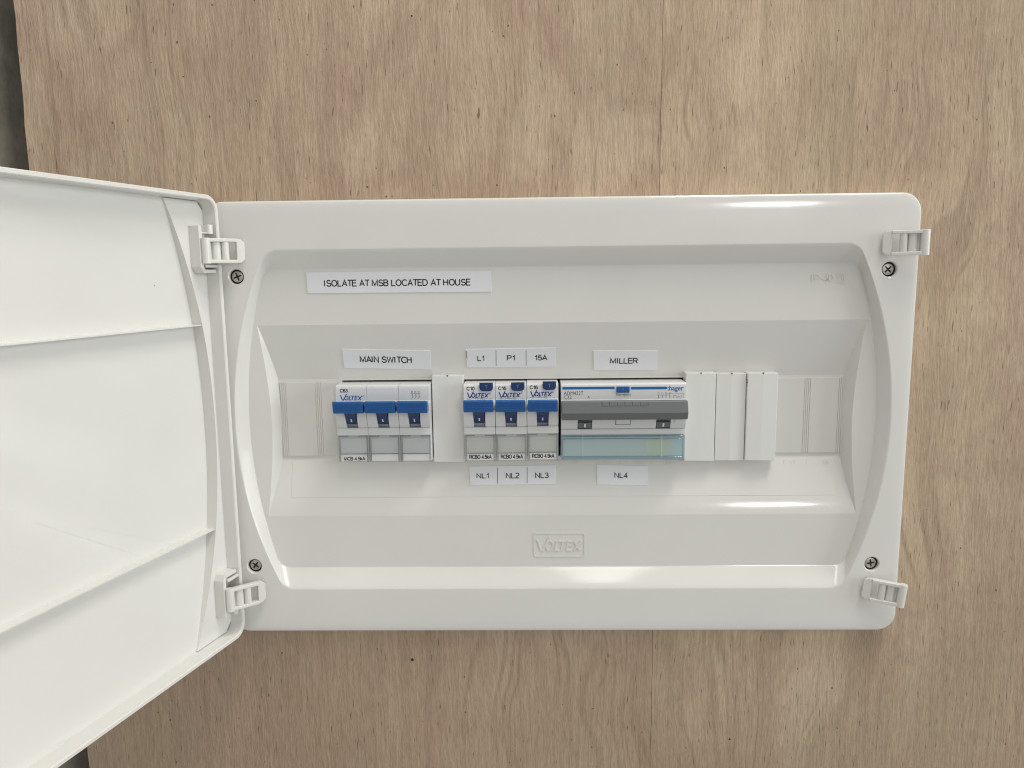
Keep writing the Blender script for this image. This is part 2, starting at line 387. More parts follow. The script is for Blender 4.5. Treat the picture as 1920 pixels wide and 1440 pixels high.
LOGOB = ink('logo_blue_ink', (0.012, 0.075, 0.26))
LOGON = ink('logo_navy_ink', (0.008, 0.022, 0.16))
HAGB = ink('stripe_blue_ink', (0.004, 0.095, 0.30))
WINK = ink('white_ink', (0.55, 0.6, 0.68))
PALEB = ink('pale_blue_ink', (0.10, 0.20, 0.42))
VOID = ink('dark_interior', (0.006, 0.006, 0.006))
ZINC = metal('zinc_screw', (0.58, 0.56, 0.52), 0.36)
SLOT = metal('screw_recess', (0.05, 0.048, 0.045), 0.5)
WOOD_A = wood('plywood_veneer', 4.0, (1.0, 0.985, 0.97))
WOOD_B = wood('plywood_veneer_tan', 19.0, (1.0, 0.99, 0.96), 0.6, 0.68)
CORE = wood('plywood_core', 33.0, (0.8, 0.8, 0.8))
POST = rough_metal('weathered_post', (0.22, 0.21, 0.18), (0.38, 0.35, 0.29))
REAR = rough_metal('rear_gap_shade', (0.02, 0.022, 0.02), (0.035, 0.035, 0.03))  # near-black colour stands in for the shadow in the gap

# ---------------------------------------------------------------- plywood wall, the post and the dark behind
DP = -10.0                                  # plywood face, 10 mm behind the flange
XL, XS, XR = -295.0, 55.5, 900.0
ZLO, ZHI = -700, 700
# core with the cut-out the board sits in
HX, HZ = 176, 106
def ring_plate(g, x0, x1, z0, z1, hx0, hx1, hz0, hz1, c0, c1):
    """a sheet with a rectangular hole, four slabs butted end to end"""
    g.box(x0, hx0, z0, z1, c0, c1); g.box(hx1, x1, z0, z1, c0, c1)
    g.box(hx0, hx1, z0, hz0, c0, c1); g.box(hx0, hx1, hz1, z1, c0, c1); return g
ply = link('plywood_wall', ring_plate(Geo(flat(DP)), XL+0.6, XR, ZLO, ZHI, -HX, HX, -HZ, HZ, -12, -1.0), CORE, smooth=False)
ply['kind'] = 'structure'
# veneer edges wander a little, and the seam is a hair-wide open joint
def veneer(x0, x1, mat, wob0, wob1, hole):
    g = Geo(flat(DP)); n = 100
    def edge(x, wob, i): return x+wob*(math.sin(i*0.7)+0.6*math.sin(i*1.9+1)+0.5*math.sin(i*3.7+2))*0.35
    zs = [ZLO+(ZHI-ZLO)*i/n for i in range(n+1)]
    vs = []; fs = []
    h0, h1 = hole; side = 1 if h0 < 0 else 0
    for i, z in enumerate(zs):
        a, b = edge(x0, wob0, i), edge(x1, wob1, i)
        m = h0 if side else h1              # vertical side of the cut-out; the other side is the seam itself
        vs += [(a, z, 0), (m, z, 0), (b, z, 0), (a, z, -0.95), (b, z, -0.95)]
    for i in range(n):
        k, q = i*5, i*5+5
        inside = abs((zs[i]+zs[i+1])/2) < HZ
        if not (inside and not side): fs.append((k, k+1, q+1, q))
        if not (inside and side): fs.append((k+1, k+2, q+2, q+1))
        if side or not inside: fs.append((k+3, k+0, q+0, q+3))
        if not side or not inside: fs.append((k+2, k+4, q+4, q+2))
    g.add(vs, fs)
    o = link('veneer_sheet', g, mat, ply, recalc=False, smooth=False, origin=Vector((-119.8 if side else 287.8, 10.0, -420)))
    return o
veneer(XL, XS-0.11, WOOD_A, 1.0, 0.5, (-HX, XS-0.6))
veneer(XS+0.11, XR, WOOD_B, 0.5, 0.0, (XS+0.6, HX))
for px, py, r in ((773, 1237, 1.0), (1368, 1386, 0.6), (772, 30, 0.5), (1560, 1290, 0.45)):
    a, b = flat(DP).px(px, py)
    link('pin_hole', Geo(flat(DP)).disc(a, b, r, 0.02, 0.06, 12), ink('hole_dark', (0.03, 0.02, 0.013)), ply)
post = thing('steel_post', (-383, 68, -700), 'grey weathered post standing in the dark gap beyond the plywood edge', 'post')
g = Geo(flat(-38)); g.prism_b([(-440, -60), (-440, 0), (-338, 0), (-331, -3), (-327, -9), (-326, -60)], ZLO, ZHI)
link('web', g, POST, post)
rear = link('rear_wall', Geo(flat(-102)).box(-2200, 1200, -1100, 1100, -6, 0), REAR, smooth=False); rear['kind'] = 'structure'

# ---------------------------------------------------------------- distribution board: cover
board = thing('distribution_board', (0, 8, -124.7), 'white plastic distribution board mounted on plywood with its door swung open', 'switchboard')
PW, PH = 194.8, 124.7
def recess_outline(zc, xm, Rr, fil, n_arc=26, n_fil=7):
    """straight top and bottom, bowed ends, rounded corners; counter-clockwise from the right middle"""
    def xa(z): return xm-(Rr-math.sqrt(Rr*Rr-z*z))
    # fillet between arc and top line: centre at distance fil from both
    cz = zc-fil
    cx = (xm-Rr)+math.sqrt((Rr-fil)**2-cz**2)
    th = math.atan2(cz, cx-(xm-Rr))         # direction of the tangent point on the arc
    q = []
    za = Rr*math.sin(th)
    for i in range(n_arc+1):
        z = za*i/n_arc; q.append((xa(z), z))
    for i in range(1, n_fil+1):
        t = th+(math.pi/2-th)*i/n_fil
        q.append((cx+fil*math.cos(t), cz+fil*math.sin(t)))
    x_end = q[-1][0]
    for i in range(1, 13): q.append((x_end*(1-i/12), zc))
    half = q                                # right middle -> top middle
    left = [(-x, z) for x, z in half[:-1]][::-1]
    top = half+left                         # right middle -> left middle
    bottom = [(x, -z) for x, z in top[1:-1]][::-1]
    return top+bottom
O0 = recess_outline(98.0, 184.5, 225, 10)
O1 = recess_outline(88.0, 179.7, 290, 8)
def ringpts(t): return [(a[0]+(b[0]-a[0])*t, a[1]+(b[1]-a[1])*t) for a, b in zip(O0, O1)]
bm = bmesh.new()
def loop(pts, d): return [bm.verts.new((x, -d, z)) for x, z in pts]
def strip(l0, l1):
    n = len(l0)
    for i in range(n): bm.faces.new((l0[i], l0[(i+1) % n], l1[(i+1) % n], l1[i]))
def edges_of(l): return [bm.edges.get((l[i], l[(i+1) % len(l)])) or bm.edges.new((l[i], l[(i+1) % len(l)])) for i in range(len(l))]
# outer edge of the flange, rolled over
rim = []
for ins, d in ((0, -10.0), (0, -1.45), (0.3, -0.93), (0.9, -0.51), (1.8, -0.285), (3.0, -0.16), (4.5, -0.075), (6.5, -0.015), (8.2, 0.0)):
    rim.append(loop(rrect(-PW+ins, PW-ins, -PH+ins, PH-ins, max(10.5-ins*0.6, 3), 8), d))
for a, b in zip(rim, rim[1:]): strip(a, b)
# bevel into the recess
bev = []
for t, d in ((-0.12, 0.0), (-0.03, -0.10), (0.05, -0.42), (0.14, -1.0), (0.30, -2.25), (0.55, -4.25), (0.80, -6.25), (0.90, -7.05), (0.965, -7.6), (1.0, -7.86), (1.05, DF)):
    bev.append(loop(ringpts(t), d))
for a, b in zip(bev, bev[1:]): strip(a, b)
# screw wells
SCR = [(sx*179.0, sz*83.9) for sz in (1, -1) for sx in (-1, 1)]
wells = []
for sx, sz in SCR:
    c = [(sx+4.6*math.cos(2*math.pi*i/28), sz+4.6*math.sin(2*math.pi*i/28)) for i in range(28)]
    c2 = [(sx+4.05*math.cos(2*math.pi*i/28), sz+4.05*math.sin(2*math.pi*i/28)) for i in range(28)]
    l0, l1, l2 = loop(c, 0.0), loop(c2, -0.5), loop(c2, -4.0)
    strip(l0, l1); strip(l1, l2); bm.faces.new(l2); wells.append(l0)
es = edges_of(rim[-1])+edges_of(bev[0])
for l in wells: es += edges_of(l)
bmesh.ops.triangle_fill(bm, edges=es, use_beauty=True, use_dissolve=False)
# the deeper channel across the middle: rows of (z, d, end x at recess floor, end x at channel surface)
def xo(z): return 166.6+5.3*(abs(z)/56.3)**1.75
def dsurf(z):
    if z >= 24: return DW+(z-24)/(ZT-24)*(DF-DW)
    if z <= -48: return -9.9+(-48-z)/8.3*1.9
    if z <= -24: return DW+(-24-z)/24*7.1
    return DW
def xf(z): return xo(z)-3.4*min(1, max(0, (DF-dsurf(z))/9.0))**0.75
WX0, WX1, WZ = -127.0, 121.6, 23.1
zr = [ZT, 55.2, 52, 47, 42, 37, 32, 28, 24, WZ, 15, 8, 0, -8, -15, -WZ, -24, -28, -34, -41, -48, -49.2, -51, -53, -54.6, ZB]
rows = []
for z in zr:
    d = dsurf(z)
    if -56.2 < z < -48: d += 0.12*math.sin((z+48)/-8.3*math.pi)
    row = [bm.verts.new((x, -dd, z)) for x, dd in ((-xo(z), DF), (-xf(z), d), (WX0, d), (WX1, d), (xf(z), d), (xo(z), DF))]
    rows.append(row)
for (z0, r0), (z1, r1) in zip(zip(zr, rows), zip(zr[1:], rows[1:])):
    for j in range(5):
        if j == 2 and z0 <= WZ and z1 >= -WZ: continue
        f = [r0[j], r1[j], r1[j+1], r0[j+1]]
        if j in (0, 4) and z0 == ZT: pass
        bm.faces.new(f)
# window walls going in
ring = [rows[i][2] for i, z in enumerate(zr) if -WZ <= z <= WZ]+[rows[i][3] for i, z in list(enumerate(zr))[::-1] if -WZ <= z <= WZ]
back = [bm.verts.new((v.co.x, v.co.y+6, v.co.z)) for v in ring]
strip(ring, back)
# recess floor: a field above, one below, and the two slivers beside the channel (edges tuck under the bevel)
FT = 0.97
fo = ringpts(FT)
def xr(z):
    x0 = 184.5-(225-math.sqrt(225**2-z*z)); x1 = 179.7-(290-math.sqrt(290**2-z*z)); return x0+(x1-x0)*FT
for sgn in (1, -1):
    pts = [(xr(ZT), sgn*ZT)]+[(x, sgn*abs(z)) for x, z in fo if z > ZT+0.3]+[(-xr(ZT), sgn*ZT)]+[(x*1.0, sgn*ZT) for x in (-xo(ZT), xo(ZT))]
    bm.faces.new([bm.verts.new((x, -DF, z)) for x, z in pts])
    vv = [(bm.verts.new((sgn*xr(z), -DF, z)), bm.verts.new((sgn*xo(z), -DF, z))) for z in zr]
    for (a, b), (c, d) in zip(vv, vv[1:]): bm.faces.new((a, b, d, c))
bmesh.ops.remove_doubles(bm, verts=bm.verts[:], dist=0.001)
bmesh.ops.recalc_face_normals(bm, faces=bm.faces[:])
for f in bm.faces:
    if f.normal.y > 0.02 and f.calc_center_median().y < 12: f.normal_flip()
cover = finish('cover', bm, WHITE, board, smooth=True, ang=11, origin=Vector((0, 8, -124.7)), wn=True)
# dark inside of the box, and the rail the devices clip on
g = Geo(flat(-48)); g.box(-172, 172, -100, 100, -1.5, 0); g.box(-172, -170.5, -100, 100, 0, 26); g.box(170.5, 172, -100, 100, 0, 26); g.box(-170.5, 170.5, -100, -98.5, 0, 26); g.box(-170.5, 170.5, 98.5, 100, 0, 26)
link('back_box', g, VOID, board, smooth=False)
link('din_rail', Geo(flat(-48)).box(-165, 165, -17.5, 17.5, 0, 6.5).box(-165, 165, -13, 13, 6.4, 7.5), ZINC, board, bevel=0.5)
link('label_field', Geo(LO_SLOPE).box(-158.5, 160, 2.2, 23.4, -0.2, 0.15), WHITE, board, bevel=0.12, seg=1)
# knock-out blanks left and right of the window, grooves between the strips
FB = flat(DW)
def blanks(pxs, top, bot):
    a_ = [FB.px(x, 780, 1.2)[0] for x in pxs]
    for a0, a1 in zip(a_, a_[1:]):
        link('knockout_blank', Geo(FB).box(a0+0.14, a1-0.14, -21.9, 22.3, -0.3, 0.8), BLANKW, board, bevel=0.12, seg=1)
    link('blank_web', Geo(FB).box(a_[0]+0.1, a_[-1]-0.1, -21.8, 22.2, -0.3, 0.42), BLANKW, board)
blanks((527, 530.5, 534, 537.5, 593, 596.5, 600, 603.5, 634), 0, 0)
blanks((1456, 1507, 1510.5, 1514, 1517.5, 1571, 1574.5, 1578, 1581.5), 0, 0)
# embossed module numbers and ticks under the window
for txt, x0, x1 in (('10', 1072, 1084), ('11', 1131, 1142), ('12', 1192, 1206), ('13', 1247, 1259), ('17', 1481, 1493), ('18', 1542, 1554)):
    mono_px('embossed_number', txt, LO_SLOPE, (x0, 863.5, x1, 870.5), EMBOSS, board, rel=0.16, c=0.36, deep=0.4)
for x in (1050, 1106, 1164, 1222, 1470, 1512, 1566):
    a, b = LO_SLOPE.px(x, 866.5)
    link('embossed_tick', Geo(LO_SLOPE).box(a-0.2, a+0.2, b-1.2, b+1.2, 0, 0.34), EMBOSS, board)
# embossed protection mark: IP-40 and the double square
mono_px('embossed_rating', 'IP-40', FLOOR, (1522, 514, 1563, 528.5), EMBOSS, board, rel=0.13, c=0.34, deep=0.4)
g = Geo(FLOOR); a0, b0 = FLOOR.px(1568, 530); a1, b1 = FLOOR.px(1583, 513)
g.stroke(rrect(a0, a1, b0, b1, 0.2, 1), 0.4, -0.05, 0.3, True); k = (a1-a0)*0.27
g.stroke(rrect(a0+k, a1-k, b0+k, b1-k, 0.2, 1), 0.4, -0.05, 0.3, True)
link('embossed_square', g, EMBOSS, board, smooth=False)
# the maker's wordmark as strokes: tall tick-shaped V, small slanted capitals
VOLT = {  # unit box 0..1 wide, 0..1 high (V rises above the rest)
 'V': [[(0.00, 0.80), (0.03, 0.72), (0.10, 0.02), (0.145, 0.02), (0.30, 1.0)]],
 'O': [[(0.285, 0.66), (0.24, 0.60), (0.215, 0.42), (0.22, 0.18), (0.25, 0.06), (0.29, 0.04), (0.335, 0.12), (0.365, 0.32), (0.36, 0.54), (0.335, 0.64), (0.285, 0.66)]],
 'L': [[(0.445, 0.68), (0.405, 0.04), (0.505, 0.04)]],
 'T': [[(0.50, 0.66), (0.655, 0.66)], [(0.58, 0.66), (0.545, 0.02)]],
 'E': [[(0.80, 0.66), (0.70, 0.66), (0.665, 0.04), (0.775, 0.04)], [(0.685, 0.36), (0.78, 0.36)]],
 'X': [[(0.835, 0.68), (0.945, 0.02)], [(0.995, 0.68), (0.82, 0.02)]]}
def wordmark(fr, a0, a1, b0, b1, wd, c0, c1):
    g = Geo(fr)
    for n_, (ch, sts) in enumerate(VOLT.items()):
        for m_, s in enumerate(sts): g.stroke([(a0+(a1-a0)*x, b0+(b1-b0)*y) for x, y in s], wd*(0.9 if ch != 'V' else 1.0), c0, c1+0.012*(n_ % 3)+0.006*m_)
    return g
a0, b0 = FLOOR.px(1006, 1032.5); a1, b1 = FLOOR.px(1091, 1006)
link('embossed_wordmark', wordmark(FLOOR, a0, a1, b0, b1, 0.85, -0.05, 0.42), EMBOSS, board, smooth=False)
a0, b0 = FLOOR.px(1001.5, 1043.5); a1, b1 = FLOOR.px(1096, 999.5)
link('embossed_frame', Geo(FLOOR).stroke(rrect(a0, a1, b0, b1, 1.6, 5), 0.7, -0.05, 0.30, True), EMBOSS, board, smooth=False)
# little raised arrows on the bowed ends of the recess
for sx in (-1, 1):
    link('bevel_mark', Geo(Frame((sx*182.3, 4.0, 0), (0.64*1, 0.77*sx*1, 0), (0, 0, 1))).box(-0.25, 0.25, -16, 10, -0.05, 0.25), EMBOSS, board)
# screws
def screw(sx, sz, rot):
    f = flat(-3.1); g = Geo(f)
    prof = [(3.75, -0.4), (3.75, 0.5), (3.45, 1.0), (2.9, 1.25)]
    n = 32; vs = []; fs = []
    for r, c in prof: vs += [(sx+r*math.cos(2*math.pi*i/n), sz+r*math.sin(2*math.pi*i/n), c) for i in range(n)]
    for k in range(len(prof)-1): fs += [(k*n+i, k*n+(i+1) % n, (k+1)*n+(i+1) % n, (k+1)*n+i) for i in range(n)]
    fs.append(tuple(range((len(prof)-1)*n, len(prof)*n)))
    g.add(vs, fs)
    o = link('screw', g, ZINC, board, recalc=False)
    q = Frame((sx, 3.1, sz)).turned(rot); g = Geo(q); t = 0.5; L_ = 2.25
    g.prism_c([(t, t), (t*0.8, L_), (-t*0.8, L_), (-t, t), (-L_, t*0.8), (-L_, -t*0.8), (-t, -t), (-t*0.8, -L_), (t*0.8, -L_), (t, -t), (L_, -t*0.8), (L_, t*0.8)], 0.6, 1.31)
    link('cross_slot', g, SLOT, o, smooth=False)
    r0, r1 = 3.1, 3.85; g = Geo(f); vs = []
    for r, c in ((r0, 1.24), (r1, 1.0), (r1, 0.2)): vs += [(sx+r*math.cos(2*math.pi*i/n), sz+r*math.sin(2*math.pi*i/n), c+0.03) for i in range(n)]
    g.add(vs, [(k*n+i, k*n+(i+1) % n, (k+1)*n+(i+1) % n, (k+1)*n+i) for k in range(2) for i in range(n)])
    link('head_edge', g, SLOT, o)
for (sx, sz), rot in zip(SCR, (0.35, 0.75, 0.9, 0.15)): screw(sx, sz, rot)

# ---------------------------------------------------------------- catches on the right, hinge links on the left
def hook(name, foot, free, z, parent, lean=0.0):
    """a link 21 mm long: foot end lies on the flange, free end stands off; foot/free are (x, d)"""
    ex = Vector((free[0]-foot[0], -(free[1]-foot[1]), 0)); ln = ex.length; ex.normalize()
    right = ex.x > 0
    if not right: ex = -ex
    o = Vector((foot[0], -foot[1], z))
    f = Frame(o, ex, (0, 0, 1)).turned(lean)
    k = 1 if right else -1
    g = Geo(f); W = 6.6
    def bx(l0, l1, b0, b1, c0, c1): g.box(*sorted((k*l0, k*l1)), b0, b1, c0, c1)
    # end bar with cut corners
    out = [(0, W-2.2), (2.0, W-0.3), (4.4, W), (4.4, -W), (2.0, -W+0.3), (0, -W+2.2)]
    out = [(k*a, b) for a, b in out]
    if k > 0: out = out[::-1]
    g.prism_c(out, -1.4, 1.2)
    bx(4.3, ln, W-1.9, W, -1.4, 2.2); bx(4.3, ln, -W, -W+1.9, -1.4, 2.2)
    g.rod_b(k*10.2, 0.1, 2.0, -W+1.8, W-1.8)
    g.rod_b(k*14.6, -0.5, 2.3, -W+1.8, W-1.8, rc=1.7)
    bx(9.5, ln-1, -W+1.8, W-1.8, -1.7, -0.7)
    g.rod_b(k*(ln-0.4), 0.6, 2.3, -W-0.2, W+0.2, 18)
    return link(name, g, CLIPW, parent, bevel=0.35, ang=50)
for s, lean in ((1, 0.0), (-1, -0.10)):
    hook('catch_clip', (173.4, 2.0), (193.4, 8.2), s*97.8-(0.0 if s > 0 else -0.6), board, lean)
    # pocket in the flange the clip pivots in
    link('clip_pocket', Geo(flat(0)).box(177, 186, s*97.8-5.4, s*97.8+5.4, -0.02, 0.06), BLANKW, board)
# ---------------------------------------------------------------- door, swung 106 degrees
A = 0.28236
DO = Frame((-185.07, -3.48, 1.8), (-math.sin(A), -math.cos(A), 0), (0, 0, 1))
# in this frame a = away from the hinge, b = up, c = -(inner normal); flip so that c points into the picture
class DoorFrame(Frame):
    def __init__(s):
        s.o = DO.o; s.ex = DO.ex; s.ey = DO.ey; s.en = Vector((math.cos(A), -math.sin(A), 0))
D = DoorFrame()
DWD, DH = 388.0, 125.5
bm = bmesh.new()
def dl(pts, n): return [bm.verts.new(D.p(u, v, n)) for u, v in pts]
def inset(i, r): return rrect(i, DWD-i, -DH+i, DH-i, r, 7)
lips = [dl(inset(0, 8.5), -19.0), dl(inset(0, 8.5), -0.5), dl(inset(0.45, 8.1), 0.0), dl(inset(2.0, 6.8), 0.0), dl(inset(2.45, 6.5), -0.5), dl(inset(2.9, 6.2), -8.0)]
for a, b in zip(lips, lips[1:]): strip(a, b)
bm.faces.new(lips[0])
NP, NM = -8.0, -15.0
lm = dl(inset(3.1, 6.0), NM-0.2)
strip(lips[-1], lm); bm.faces.new(lm)
def skin_n(v): return NP-0.9-(abs(NM-NP)-0.9)*(1-(abs(v)/122.6)**2.4)
us = [1.6+(DWD-3.2)*i/30 for i in range(31)]; vv = [-124.2+248.4*i/60 for i in range(61)]
grid = [[bm.verts.new(D.p(u, v, skin_n(min(122.6, abs(v))))) for u in us] for v in vv]
for r0, r1 in zip(grid, grid[1:]):
    for j in range(30): bm.faces.new((r0[j], r0[j+1], r1[j+1], r1[j]))
bmesh.ops.recalc_face_normals(bm, faces=bm.faces[:])
door = finish('door', bm, WHITE, board, ang=30, wn=False)
# raised lands at both ends of the inside, their bowed edge mirrors the recess of the cover
def arc_u(v): return 4.6+27.2*(abs(v)/122.4)**2.2
for far in (False, True):
    g = Geo(D); n = 48; top = []; foot = []; back = []; backl = []
    for i in range(n+1):
        v = -122.3+244.6*i/n; u = arc_u(v); u2 = u+0.25
        ub = 2.6
        if abs(v) > 116.5: ub = 2.6+6.2*(1-math.sqrt(max(0, 1-((abs(v)-116.3)/6.2)**2)))
        if far: u, u2, ub = DWD-u, DWD-u2, DWD-ub
        back.append((ub, v, NP)); top.append((u, v, NP)); foot.append((u2, v, skin_n(v)-0.6)); backl.append((u, v, NP))
    k = n+1
    g.add(back+top+foot, [(i, i+1, k+i+1, k+i) for i in range(n)]+[(k+i, k+i+1, 2*k+i+1, 2*k+i) for i in range(n)])
    link('raised_land', g, WHITE, door, ang=40)
# two stiffening ribs from land to land
for v in (56.2, -59.5):
    u0 = arc_u(v)-0.2
    link('rib', Geo(D).prism_a([(v-0.6, NM-0.3), (v-0.32, NP-0.9), (v+0.32, NP-0.9), (v+0.6, NM-0.3)], u0-1.5, DWD-u0+1.5), WHITE, door)
link('mould_line', Geo(D).box(0.1, 10, 68.6, 68.9, NP-0.2, NP+0.06), WHITE, door)
for p0, p1, w_ in (((60, 978), (272, 1046), 0.28), ((150, 985), (330, 1022), 0.12), ((70, 1400), (150, 1362), 0.2)):
    q0 = D.px(*p0, NM); q1 = D.px(*p1, NM); g = Geo(D); m_ = 10; P_ = [(q0[0]+(q1[0]-q0[0])*k/m_, q0[1]+(q1[1]-q0[1])*k/m_) for k in range(m_+1)]
    vs = []
    for a, b in P_: vs += [(a, b-w_/2, skin_n(b)+0.05), (a, b+w_/2, skin_n(b)+0.05)]
    g.add(vs, [(2*k, 2*k+2, 2*k+3, 2*k+1) for k in range(m_)]); link('scratch', g, FILLW, door, recalc=False)
# hinge brackets: an L-shaped wall with a peg, mirrored top and bottom
for s in (1, -1):
    zc = 97.8 if s > 0 else -98.6
    g = Geo(D)
    def bx(u0, u1, v0, v1, n0, n1): g.box(u0, u1, *sorted((zc+s*v0, zc+s*v1)), n0, n1)
    path = [(14.9, 11.5), (14.9, -10.4), (12.6, -13.6), (2.9, -13.6), (2.9, -11.6), (11.6, -11.6), (12.4, -10.0), (12.4, 11.5)]
    pts = [(u, zc+s*v) for u, v in path]
    g.prism_c(pts if s < 0 else pts[::-1], NP-0.3, -1.6)
    link('hinge_bracket', g, CLIPW, door, bevel=0.4, ang=25)
    g = Geo(D); g.rod_b(6.2, -2.0, 1.9, *sorted((zc+s*7.2, zc+s*12.2))); g.box(4.6, 7.8, *sorted((zc+s*7.2, zc+s*12.0)), NP-0.3, -2.2)
    g.box(6.0, 12.6, *sorted((zc+s*7.3, zc+s*8.0)), NP-0.3, -1.8)
    link('hinge_peg', g, CLIPW, door, bevel=0.25)
    g = Geo(D); g.box(1.6, 11.8, *sorted((zc+s*-9.0, zc+s*-10.6)), NP-0.3, -0.8); link('hinge_stop', g, CLIPW, door, bevel=0.3)
    hook('hinge_link', (-172.8, 2.2), (-189.0, 15.0), s*97.8, board, 0.0)

# ---------------------------------------------------------------- devices
FD = -4.0                                   # plane of the device faces
FF = flat(FD)
ROWC = 0.0                                  # height of the row's middle line on that plane
BACK = -37.0                                # how far the bodies reach back (to the rail)
def round_prof(pts, r=0.6): return pts
def lever_body(g, a0, a1, slot0, slot1):
    """one pole: flat head, bulging cheeks either side of the lever slot, lower shelf"""
    T, B = 22.0, -22.5
    body = [(T, BACK), (T, -1.4), (T-0.7, -0.5), (T-2.2, 0), (13.0, 0.1), (12.0, 1.6), (9.8, 2.6), (8.0, 2.9), (7.8, -4.2), (-2.6, -4.2), (-2.8, 0.25), (-6.9, 0.35), (-7.3, -1.6), (B, -1.6), (B, BACK)]
    cheek = [(7.95, -4.0), (7.95, 2.9), (6.0, 3.0), (2.4, 2.3), (-0.8, 0.9), (-2.3, -0.1), (-2.74, -0.3), (-2.74, -4.0)]
    g.prism_a(body, a0, a1); g.prism_a(cheek, a0+0.02, slot0); g.prism_a(cheek, slot1, a1-0.02)
def lever(parent, a, b, wid, fr, mark_px=None):
    """blue rocker: ridged bar on a stem that dips into the slot"""
    g = Geo(fr); h = 3.55
    prof = [(-h, 3.0), (-h, 8.4), (-h+0.9, 9.2), (h-0.8, 10.0), (h, 9.2), (h-1.3, 3.0)]
    g.prism_a([(b+q, c) for q, c in prof], a-wid/2, a+wid/2)
    lv = link('lever', g, BLUE, parent, bevel=0.35)
    g = Geo(fr)
    for q in (-1.9, -0.6, 0.7, 2.0):
        c = 9.2+0.8*(q+h-1)/(2*h-1.8)
        g.box(a-wid/2+1.6, a+wid/2-1.6, b+q-0.22, b+q+0.22, c-0.3, c+0.24)
    link('grip_ridge', g, BLUE, lv)
    g = Geo(fr); s0 = b-h
    g.prism_a([(s0+0.5, 7.2), (s0-2.3, 4.4), (s0-2.5, 3.6), (s0-7.9, -0.4), (s0-7.9, -4.0), (s0+0.5, -3.0)], a-3.0, a+3.0)
    st = link('lever_stem', g, NAVY, lv, bevel=0.2)
    f2 = Frame(fr.p(a, s0-5.3, 1.55+0.02), fr.ex, (fr.ey*5.4+fr.en*4.0))
    link('on_mark', text_geo('1', f2, -0.35, 0.35, -1.2, 1.2, weight=0.02, c=0.10), WINK, lv, recalc=False, smooth=False)
def label_window(parent, a0, a1, fr, card, cover_mat, rim_mat, strip=True):
    b1, b0 = -7.4, -22.4
    link('label_card', Geo(fr).box(a0+1.3, a1-1.3, b0+4.3, b1-1.6, -1.7, -1.15), card, parent)
    if strip: link('type_strip', Geo(fr).box(a0+1.4, a1-1.3, b0+0.1, b0+4.1, -1.7, -0.55), BODYR, parent, bevel=0.15)
    cv = link('clear_cover', Geo(fr).box(a0+0.7, a1-0.7, b0+4.2, b1, -0.75, -0.35), cover_mat, parent)
    g = Geo(fr)
    for q0, q1 in ((a0+0.35, a0+1.05), (a1-1.05, a1-0.35)): g.box(q0, q1, b0-0.4, b1, -1.65, 0.25)
    m = (a0+a1)/2
    g.box(a0+1.05, m-2.8, b1-0.5, b1, -1.0, 0.1); g.box(m+2.8, a1-1.05, b1-0.5, b1, -1.0, 0.1)
    g.box(a0+1.05, a1-1.05, b0+4.15, b0+4.5, -1.0, 0.1)
    link('cover_rim', g, rim_mat, cv, bevel=0.12, seg=1)
def wordmark_px(parent, fr, x0, x1, y0, y1, mat, wd):
    a0, b0 = fr.px(x0, y1, 0.1); a1, b1 = fr.px(x1, y0, 0.1)
    o = link('wordmark', wordmark(fr, a0, a1, b0, b1, wd, 0.02, 0.12), mat, parent, smooth=False)
    n = 10; r = (a1-a0)*0.032; g = Geo(fr)
    g.stroke([(a1+r*1.9+r*math.cos(2*math.pi*i/n), b0+(b1-b0)*0.62+r*math.sin(2*math.pi*i/n)) for i in range(n)], 0.13, 0.02, 0.1, True)
    link('registered_mark', g, mat, parent, smooth=False)

# main switch, three poles
FM = Frame((0, -FD, ROWC))
P = [FM.px(x, 790, 0)[0] for x in (631.5, 689.5, 748.8, 807.5)]
ms = thing('main_switch', FM.p((P[0]+P[3])/2, -22.5, BACK), 'three-pole grey circuit breaker with three blue levers, below the MAIN SWITCH sticker', 'circuit breaker')
for i in range(3):
    a0, a1 = P[i]+0.07, P[i+1]-0.07; m = (a0+a1)/2
    g = Geo(FM); lever_body(g, a0, a1, m-3.3, m+3.3)
    link('pole_body', g, BODY, ms, bevel=0.16, seg=1, ang=25)
    lever(ms, m-0.1, FM.px(720, 764, 9.4)[1], 17.0, FM)
    label_window(ms, a0, a1, FM, CARD, CLEAR, RIMC)
mono_px('rating_print', 'C63', FM, (637.3, 729, 652, 736), BLACK, ms, rel=0.165, c=0.1)
wordmark_px(ms, FM, 638, 678.5, 738.5, 750.5, LOGOB, 0.52)
FS = Frame(FM.p(0, 0, -0.55))
mono_px('type_print', 'MCB 4.5kA', FS, (645, 856.6, 685, 863.6), BLACK, ms, rel=0.165, c=0.1)
# tiny terminal diagram on the third pole
g = Geo(FM); a0, b0 = FM.px(770, 750.5); a1, b1 = FM.px(788, 733)
for i in range(3):
    x = a0+(a1-a0)*(0.15+0.33*i)
    g.stroke([(x, b1-1.8), (x+0.7, b1-2.3), (x, b1-2.8), (x+0.7, b1-3.3), (x, b1-3.9), (x-0.5, b1-4.5)], 0.17, 0.02, 0.09)
    g.stroke([(x-0.2, b1), (x-0.2, b1-1.0)], 0.2, 0.02, 0.09); g.stroke([(x+0.25, b1), (x+0.55, b1-0.5), (x+0.25, b1-1.0)], 0.15, 0.02, 0.09)
g.stroke([(a0, b1-1.5), (a1, b1-1.5)], 0.14, 0.02, 0.09)
link('terminal_diagram', g, BLACK, ms, smooth=False)

